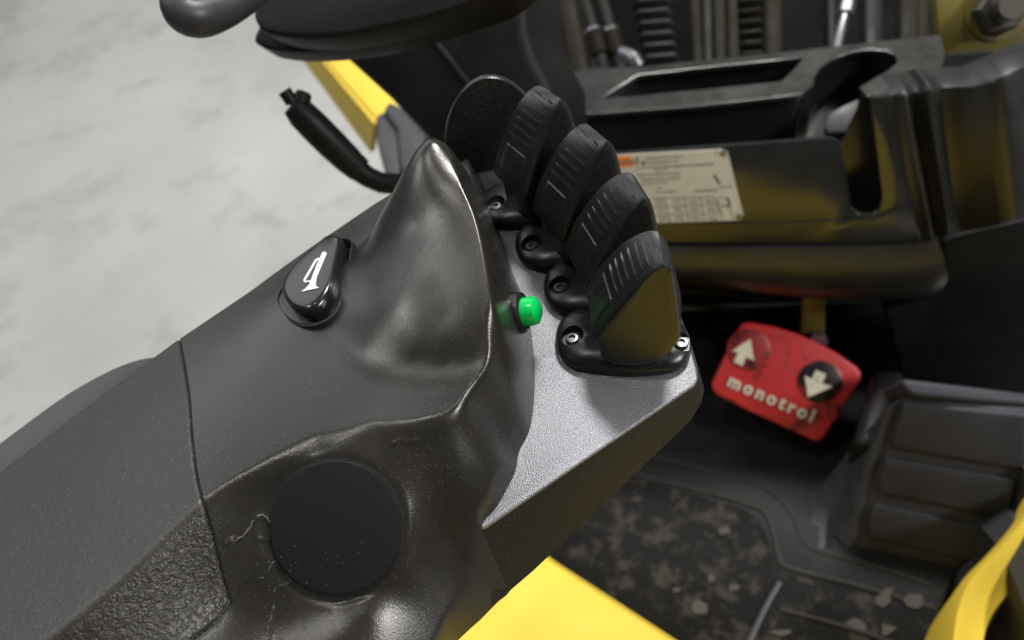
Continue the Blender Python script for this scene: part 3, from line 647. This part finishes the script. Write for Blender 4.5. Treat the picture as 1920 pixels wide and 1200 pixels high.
# lower cover
def row(px, off_): return onp(catmull(px, 4), off_)
lc = [row([(980, 455), (1250, 460), (1500, 460), (1660, 458), (1725, 452), (1752, 443)], 0), row([(980, 458), (1250, 463), (1500, 463), (1662, 461), (1730, 455), (1757, 446)], .004),
      row([(990, 475), (1252, 492), (1500, 500), (1670, 500), (1742, 492), (1768, 478)], .009), row([(1010, 490), (1262, 515), (1500, 535), (1670, 540), (1745, 535), (1778, 520)], .004),
      row([(1040, 500), (1280, 530), (1500, 556), (1650, 563), (1735, 558), (1768, 545)], -.012), row([(1060, 500), (1300, 533), (1500, 558), (1640, 565), (1720, 560), (1750, 548)], -.06), row([(1060, 470), (1300, 500), (1500, 520), (1640, 520), (1720, 515), (1750, 505)], -.2)]
bm_obj('lower_cover', loft_bm(lc, False, False), M_['dashsoft'], D)
# ribbed corner and rounded side housing
def colm(spec):
    out = []
    for (tx, ty), (bx, by), o_ in spec:
        t = PP(tx, ty, pq+pn*o_, pn); b = PP(bx, by, pq+pn*o_, pn)
        out.append([t-pn*.05+UP*.004, t-pn*.012+UP*.002, t-pn*.003-UP*.001, t-UP*.006, t*.5+b*.5, b+UP*.004, b-UP*.002-pn*.003])
    return [list(r_) for r_ in zip(*out)]
cs = [((1672, 178), (1724, 454), 0), ((1686, 176), (1736, 453), .002), ((1694, 176), (1742, 452), .006), ((1703, 175), (1749, 451), .006), ((1709, 174), (1754, 450), 0), ((1722, 172), (1762, 448), -.003), ((1732, 170), (1768, 446), .003), ((1742, 168), (1775, 443), .012), ((1750, 167), (1780, 441), .012), ((1756, 166), (1784, 438), .004),
      ((1766, 165), (1792, 436), -.004), ((1795, 163), (1815, 433), .0), ((1830, 162), (1850, 428), .010), ((1862, 152), (1885, 420), .020), ((1890, 140), (1915, 411), .022), ((1930, 122), (1955, 400), .010), ((1975, 105), (2000, 385), -.02)]
bm_obj('side_housing', loft_bm([catmull(r_, 2) for r_ in colm(cs)], False, False), M_['dashsoft'], D)
# under-dash wall and dark recess
prism('kick_wall', [PP(a, b, pq-pn*.03, pn) for a, b in [(1768, 452), (1800, 440), (2150, 360), (2150, 800), (1692, 724), (1690, 690), (1660, 580), (1735, 565), (1765, 545)]], tuple(-pn*.02), M_['matt'], D, .004)
rq = pq+FWD*.22
prism('bulkhead', [PP(a, b, rq, pn) for a, b in [(1000, 400), (1800, 400), (1900, 900), (1000, 760)]], tuple(FWD*.02), M_['matt'], D)
for y0 in (548, 575): tube('bulkhead_rib', [PP(1270, y0-4, rq+pn*.02, pn), PP(1360, y0+3, rq+pn*.02, pn), PP(1450, y0+14, rq+pn*.02, pn)], .003, M_['grey'], D, 8)
for y0 in (645, 672): tube('bulkhead_rib', [PP(1290, y0-6, rq+pn*.04, pn), PP(1345, y0, rq+pn*.04, pn), PP(1400, y0+4, rq+pn*.04, pn)], .008, M_['matt'], D, 8)
prism('heel_block', npts([(1640, 690), (1700, 690), (1690, 730), (1665, 790), (1640, 840), (1600, 830)], -.46), (0, 0, -.12), M_['mat'], D, .01, 3)

# data plate on the front panel
pl = prism('data_plate', onp([(1120, 293), (1183, 289), (1352, 280), (1364, 284), (1394, 404), (1388, 413), (1250, 418), (1150, 421)], .0012), tuple(-pn*.0010), M_['alu'], D, .0002, 1)
prism('warning_patch', onp([(1120, 297), (1181, 292), (1188, 312), (1125, 317)], .0016), tuple(-pn*.0004), M_['orange'], pl)
px0 = PP(1122, 313.5, pq+pn*.0019, pn); px1 = PP(1184, 308.5, pq+pn*.0019, pn)
text_mesh('warning_text', 'WARNING', .0085, frame(px0, px1-px0, pn), .0002, M_['ink'], pl)
for c in ((1357, 287), (1386, 406)): lathe('rivet', [(.0005, 0), (.0032, 0), (.003, .0008), (.0018, .0013), (.0005, .0012)], frame(PP(*c, pq+pn*.0012, pn), LAT, pn), M_['zinc'], pl, 16)
ibm = bmesh.new()
def bar(x0, y0, x1, y1, w):
    a, b = onp([(x0, y0), (x1, y1)], .00135); d = b-a; sd = np.cross(pn, d); sd = sd/np.linalg.norm(sd)*w
    v = [ibm.verts.new(Vector(q)) for q in (a-sd, b-sd, b+sd, a+sd)]; ibm.faces.new(v)
def words(x0, y0, x1, y1, w=.0011):
    t = 0; L_ = x1-x0
    while t < L_:
        k = random.uniform(2, 6); e = min(t+k, L_); f_ = lambda u: (x0+u, y0+(y1-y0)*u/L_); bar(*f_(t), *f_(e), w*random.uniform(.6, 1)); t = e+random.uniform(.8, 1.8)
words(1210, 298, 1282, 293); words(1209, 306, 1272, 302); words(1222, 314, 1340, 307.5, .0014); words(1228, 319.5, 1252, 318); words(1196, 329, 1275, 325); words(1200, 337.5, 1275, 334); words(1204, 345, 1252, 342); words(1230, 353, 1243, 352)
words(1230, 361, 1268, 359); words(1302, 358.5, 1346, 356.5, .0014); words(1348, 351, 1373, 349)
for x0, y0, x1, y1 in [(1192, 316, 1222, 314), (1222, 372, 1340, 369), (1225, 387, 1345, 384), (1230, 403, 1348, 400), (1246, 371, 1256, 417), (1282, 370, 1291, 415), (1313, 369.5, 1321, 414), (1338, 369, 1350, 400), (1345, 372, 1355, 411), (1362, 371, 1375, 410), (1347, 371, 1362, 371), (1200, 303, 1206, 309)]: bar(x0, y0, x1, y1, .0005)
for r_, yy in enumerate((376, 381, 391, 396, 407, 412)):
    for c_, xx in enumerate((1228, 1260, 1291, 1322)): words(xx+r_*1.6, yy, xx+r_*1.6+15, yy-.6, .0010)
bar(1193, 298, 1197, 297.8, .0022); bar(1204, 306, 1209, 305.7, .0028); bar(1353, 386, 1371, 386, .0012); bar(1364, 371, 1369, 384, .0014); bar(1338, 328, 1350, 345, .0016)
o_ = bm_obj('plate_print', ibm, M_['ink'], pl, False)

# ---------------------------------------------------------------- pedal
PED = empty('direction_pedal', 'red rubber direction pedal with white arrows and lettering', 'pedal')
qn = -FWD*.62+UP*.78+LAT*-.05; qn /= np.linalg.norm(qn); qq = P(1480, 715, -.50)
def onq(px, off_=0): return [PP(a, b, qq+qn*off_, qn) for a, b in px]
ped_px = [(1386, 612), (1393, 605), (1410, 605), (1450, 612), (1490, 624), (1530, 641), (1570, 662), (1607, 688), (1616, 700), (1614, 712), (1580, 768), (1546, 820), (1538, 827), (1526, 827), (1480, 806), (1400, 769), (1345, 741), (1335, 730), (1335, 717), (1360, 665)]
pb = prism('pedal_pad', onq(ped_px), tuple(-qn*.022), M_['red'], PED, .0035, 3)
for c, rr in (((1403, 656), 37), ((1537, 716), 37)):
    cc = onq([c])[0]; lathe('raised_disc', [(.001, -.002), (rr*.00066, -.002), (rr*.00066, .001), (rr*.00062, .0016), (.001, .0016)], frame(cc, LAT, qn), M_['reddisc' if c[0] < 1450 else 'reddirty'], pb, 40)
for l in ([(1407, 635), (1414, 677), (1399, 669), (1392, 686), (1376, 679), (1384, 661), (1372, 659)], [(1515, 745), (1509, 704), (1522, 711), (1530, 694), (1549, 702), (1541, 719), (1561, 725)]):
    prism('arrow', onq(l, .0028), tuple(-qn*.0015), M_['white'], pb)
t0, t1 = onq([(1362, 722), (1521, 791)], .0026); td = t1-t0
o_ = text_mesh('lettering', 'monotrol', .03, Matrix.Identity(4), .0008, M_['white'], pb, offset=.0010, spacing=1.35)
wdt = max(v.co.x for v in o_.data.vertices); k_ = np.linalg.norm(td)/wdt
o_.data.transform(frame(t0, td, qn) @ Matrix.Diagonal((k_, k_*1.05, 1, 1)))
prism('pedal_arm', [PP(a, b, qq-FWD*-.06, pn) for a, b in [(1508, 540), (1548, 540), (1546, 640), (1500, 640)]], tuple(FWD*.012), M_['darkyellow'], PED, .002)
lathe('pivot_bolt', [(.001, 0), (.012, 0), (.012, .012), (.001, .012)], frame(PP(1530, 632, qq+FWD*.05, pn), LAT, pn), M_['zinc'], PED, 6)

# ---------------------------------------------------------------- mast behind the dashboard
def strut(name, x0, x1, d, r, m, label=None, cat=None, par=None, n=10, y1=150, y0=-60):
    o = tube(name, [PD(x0, y0, d+.15), PD(x1, y1, d)], r, M_[m], par, n)
    return o
mast = empty('lift_mast', 'shade-darkened lift mast rails behind the dashboard', 'mast')
prism('shade_backdrop', [PD(a, b, 1.75) for a, b in [(985, -120), (2000, -120), (2000, 320), (1060, 320)]], (0, .02, 0), M_['matt'], mast)  # added dark sheet, stands for the unlit depth behind the mast
for x0, x1, d, w, m in [(985, 1040, 1.25, .016, 'olive'), (1050, 1092, 1.25, .014, 'olive'), (1300, 1312, 1.2, .007, 'olive'), (1325, 1330, 1.22, .008, 'matt'), (1348, 1352, 1.2, .009, 'olive'), (1375, 1377, 1.2, .009, 'olive'), (1450, 1452, 1.22, .012, 'olive'), (1560, 1562, 1.25, .006, 'matt'), (1640, 1640, 1.22, .012, 'matt'), (1715, 1712, 1.2, .016, 'olive'), (1735, 1732, 1.2, .008, 'olive')]:
    a, b = PD(x0, -60, d+.15), PD(x1, 160, d); prism('mast_rail', [a-LAT*w, a+LAT*w, b+LAT*w, b-LAT*w], tuple(FWD*.05), M_[m], mast, .003)
hz = []
for x0, x1, lb in ((1078, 1140, 'hydraulic hose with crimped fitting, next to the mast rail behind the steering column'), (1110, 1172, 'hydraulic hose ending in a bright elbow at the tray edge')):
    h = empty('hydraulic_hose', lb, 'hose'); hz.append(h)
    pts = [PD(x0+(x1-x0)*t, -60+215*t, 1.12-.06*t) for t in np.linspace(0, 1, 9)]
    tube('hose', pts, .009, M_['rubber'], h, 12)
    tube('ferrule', [pts[4]*.5+pts[5]*.5, pts[6]], .0125, M_['olive'], h, 12); tube('collar', [pts[4]*.7+pts[5]*.3, pts[4]*.5+pts[5]*.5], .0118, M_['zinc'], h, 12)
tube('elbow', [PD(*q) for q in [(1168, 100, 1.05), (1180, 104, 1.04), (1190, 112, 1.03), (1196, 124, 1.03)]], .009, M_['zinc'], hz[1], 10)
chain = empty('lift_chain', 'dark leaf chain hanging behind the dashboard tray', 'chain')
for k in range(8):
    x = 1210+k*3.6; y = -30+k*21
    a = PD(x, y, 1.15); prism('chain_link', [a+LAT*.022+UP*.010, a+LAT*.028, a+LAT*.022-UP*.010, a-LAT*.018-UP*.011, a-LAT*.024, a-LAT*.018+UP*.011], tuple(FWD*.012), M_['rubber'], chain, .003)
chain2 = empty('lift_chain', 'dark leaf chain hanging between the mast rails behind the cup holder', 'chain')
for k in range(8):
    a = PD(1405+k*.8, -30+k*20, 1.2); prism('chain_link', [a+LAT*.014+UP*.009, a+LAT*.018, a+LAT*.014-UP*.009, a-LAT*.014-UP*.009, a-LAT*.018, a-LAT*.014+UP*.009], tuple(FWD*.012), M_['olive'], chain2, .003)
for x0, y0, x1, y1, r_ in [(1525, 12, 1528, 60, .011), (1670, -10, 1672, 70, .009)]:
    pass
pip = empty('pressure_pipe', 'bright slanted steel pipe with a fitting behind the cup holder', 'pipe')
tube('pipe', [PD(1597, -30, 1.2), PD(1586, 20, 1.17), PD(1572, 75, 1.14), PD(1565, 120, 1.13)], .006, M_['zinc'], pip, 10)
tube('fitting', [PD(1590, 2, 1.185), PD(1584, 28, 1.165)], .010, M_['zinc'], pip, 6)

# bracket with bolt at the top right
bk = empty('mast_bracket', 'shade-darkened yellow steel bracket with a large hex bolt', 'bracket')
bq = PD(1830, 50, 1.02); bn = -FWD*.8+UP*.6
prism('bracket_plate', [PP(a, b, bq, bn) for a, b in [(1752, -40), (1990, -60), (1990, 84), (1772, 103), (1758, 60)]], tuple(-bn*.02), M_['darkyellow'], bk, .004)
bc = PP(1868, 18, bq, bn)
lathe('washer', [(.001, 0), (.031, 0), (.031, .004), (.001, .004)], frame(bc, LAT, bn), M_['darkyellow'], bk, 32)
lathe('nut', [(.001, .003), (.026, .003), (.026, .018), (.022, .021), (.001, .021)], frame(bc, LAT, bn), M_['boltsteel'], bk, 6)
lathe('bolt_end', [(.001, .01), (.0155, .01), (.0155, .040), (.0135, .043), (.001, .043)], frame(bc, LAT, bn), M_['boltsteel'], bk, 24)

# ---------------------------------------------------------------- steering column, wheel, brake lever, left side of the truck
ST = empty('steering_column', 'black steering column with a wide shroud', 'steering column')
cq = PD(800, 120, .78); cn = -FWD*.75+UP*.6-LAT*.25; cn /= np.linalg.norm(cn)
prism('column_cover', [PP(a, b, cq, cn) for a, b in [(560, 40), (980, -60), (985, 55), (1000, 105), (1032, 165), (1040, 260), (1000, 420), (860, 330), (728, 188), (640, 108)]], tuple(-cn*.10), M_['matt'], ST, .012, 3)
tube('cover_crease', [PP(a, b, cq+cn*.0005, cn) for a, b in [(786, 48), (830, 95), (880, 160)]], .003, M_['matt'], ST, 8)
hq = PD(700, 40, .62); hn2 = -FWD*.55+UP*.75-LAT*.1; hn2 /= np.linalg.norm(hn2)
prism('shroud', [PP(a, b, hq, hn2) for a, b in catmull([(474, 22), (484, 0), (500, -40), (960, -60), (940, -20), (880, 8), (800, 34), (720, 52), (640, 66), (560, 70), (500, 62), (480, 45)], 3, True)], tuple(-hn2*.03), M_['matt'], ST, .006, 3)
prism('shroud_base', [PP(a, b, hq-hn2*.028, hn2) for a, b in catmull([(476, 72), (490, 40), (520, -20), (980, -60), (960, 0), (880, 32), (800, 58), (720, 80), (640, 92), (560, 97), (506, 92), (484, 84)], 3, True)], tuple(-hn2*.025), M_['matt'], ST, .005, 3)
SW = tube('steering_wheel', [PD(x, y, d) for x, y, d in [tuple(q) for q in catmull([(560, -75, .58), (500, -42, .56), (455, -8, .55), (415, 18, .54), (375, 33, .53), (347, 26, .53), (338, 2, .535), (345, -35, .55), (365, -75, .57)], 5)]], .0115, M_['grey'], None, 20)
tag(SW, 'dark grey steering wheel rim above the concrete floor', 'steering wheel')
BL = empty('parking_brake_lever', 'black parking brake lever with a push button tip', 'brake lever')
d0 = .68
hpts = [(549, 197), (565, 213), (590, 238), (622, 270), (652, 299), (674, 320)]
tube('grip', [PD(a, b, d0+.001*i) for i, (a, b) in enumerate(hpts)], [.0095, .0122, .0130, .0130, .0122, .0105], M_['matt'], BL, 18)
tube('end_collar', [PD(572, 171, d0), PD(571, 174, d0), PD(566, 186, d0), PD(556, 205, d0)], [.003, .0062, .0072, .008], M_['matt'], BL, 14)
tube('push_tip', [PD(533, 170, d0), PD(548, 192, d0)], .0055, M_['matt'], BL, 14)
tube('lever_arm', [PD(a, b, d0+.005) for a, b in [(668, 316), (690, 332), (715, 343), (745, 345), (800, 335)]], [.0098, .009, .0088, .009, .009], M_['matt'], BL, 14)
tube('release_catch', [PD(676, 305, d0), PD(686, 296, d0)], .004, M_['matt'], BL, 10)
# yellow side rail and grey step block
YR = empty('side_rail', 'folded yellow side rail below the steering shroud', 'side rail')
t_ = npts([(606, 60), (640, 60), (760, 215), (720, 262), (700, 215), (604, 105)], -.44)
prism('rail_top', t_, (0, 0, -.03), M_['yellow'], YR, .003)
s_a = npts([(600, 95), (712, 228)], -.445); s_b = npts([(540, 62), (704, 282)], -.53)
prism('rail_side', [s_a[0], s_a[1], s_b[1], s_b[0]], tuple(np.cross(s_a[1]-s_a[0], s_b[0]-s_a[0])/np.linalg.norm(np.cross(s_a[1]-s_a[0], s_b[0]-s_a[0]))*-.01), M_['yellow'], YR, .002)
SB = empty('step_block', 'dark grey plastic step block at the end of the yellow side rail', 'step')
bt = npts([(728, 186), (762, 204), (800, 250), (800, 300), (748, 320), (742, 240), (716, 205)], -.36)
prism('block_body', bt, (0, 0, -.12), M_['grey'], SB, .008, 3)
prism('block_face', npts([(704, 215), (722, 206), (748, 240), (752, 330), (722, 330), (705, 262)], -.37), (0, 0, -.10), M_['grey'], SB, .006, 3)

# seat cushion edge behind the console
sb_px = [(-120, 905), (-40, 845), (40, 785), (120, 728), (200, 684), (255, 664), (292, 660)]
r1 = [P(a, b, -.02) for a, b in sb_px]
cr_ = [[p+np.array([.02*(i/6), -.012, -.10]) for i, p in enumerate(r1)], [p+np.array([0, .0, -.03]) for p in r1], [p+np.array([0, 0, -.006]) for p in r1], [p+np.array([.004, -.006, .001]) for p in r1], [p+np.array([.01, -.02, .002]) for p in r1], [p+np.array([.015, -.06, -.003]) for p in r1]]
se = empty('seat_cushion', 'dark grey vinyl seat cushion edge behind the console', 'seat'); bm_obj('cushion', loft_bm([catmull(r_, 3) for r_ in cr_], False, False), M_['grey'], se)
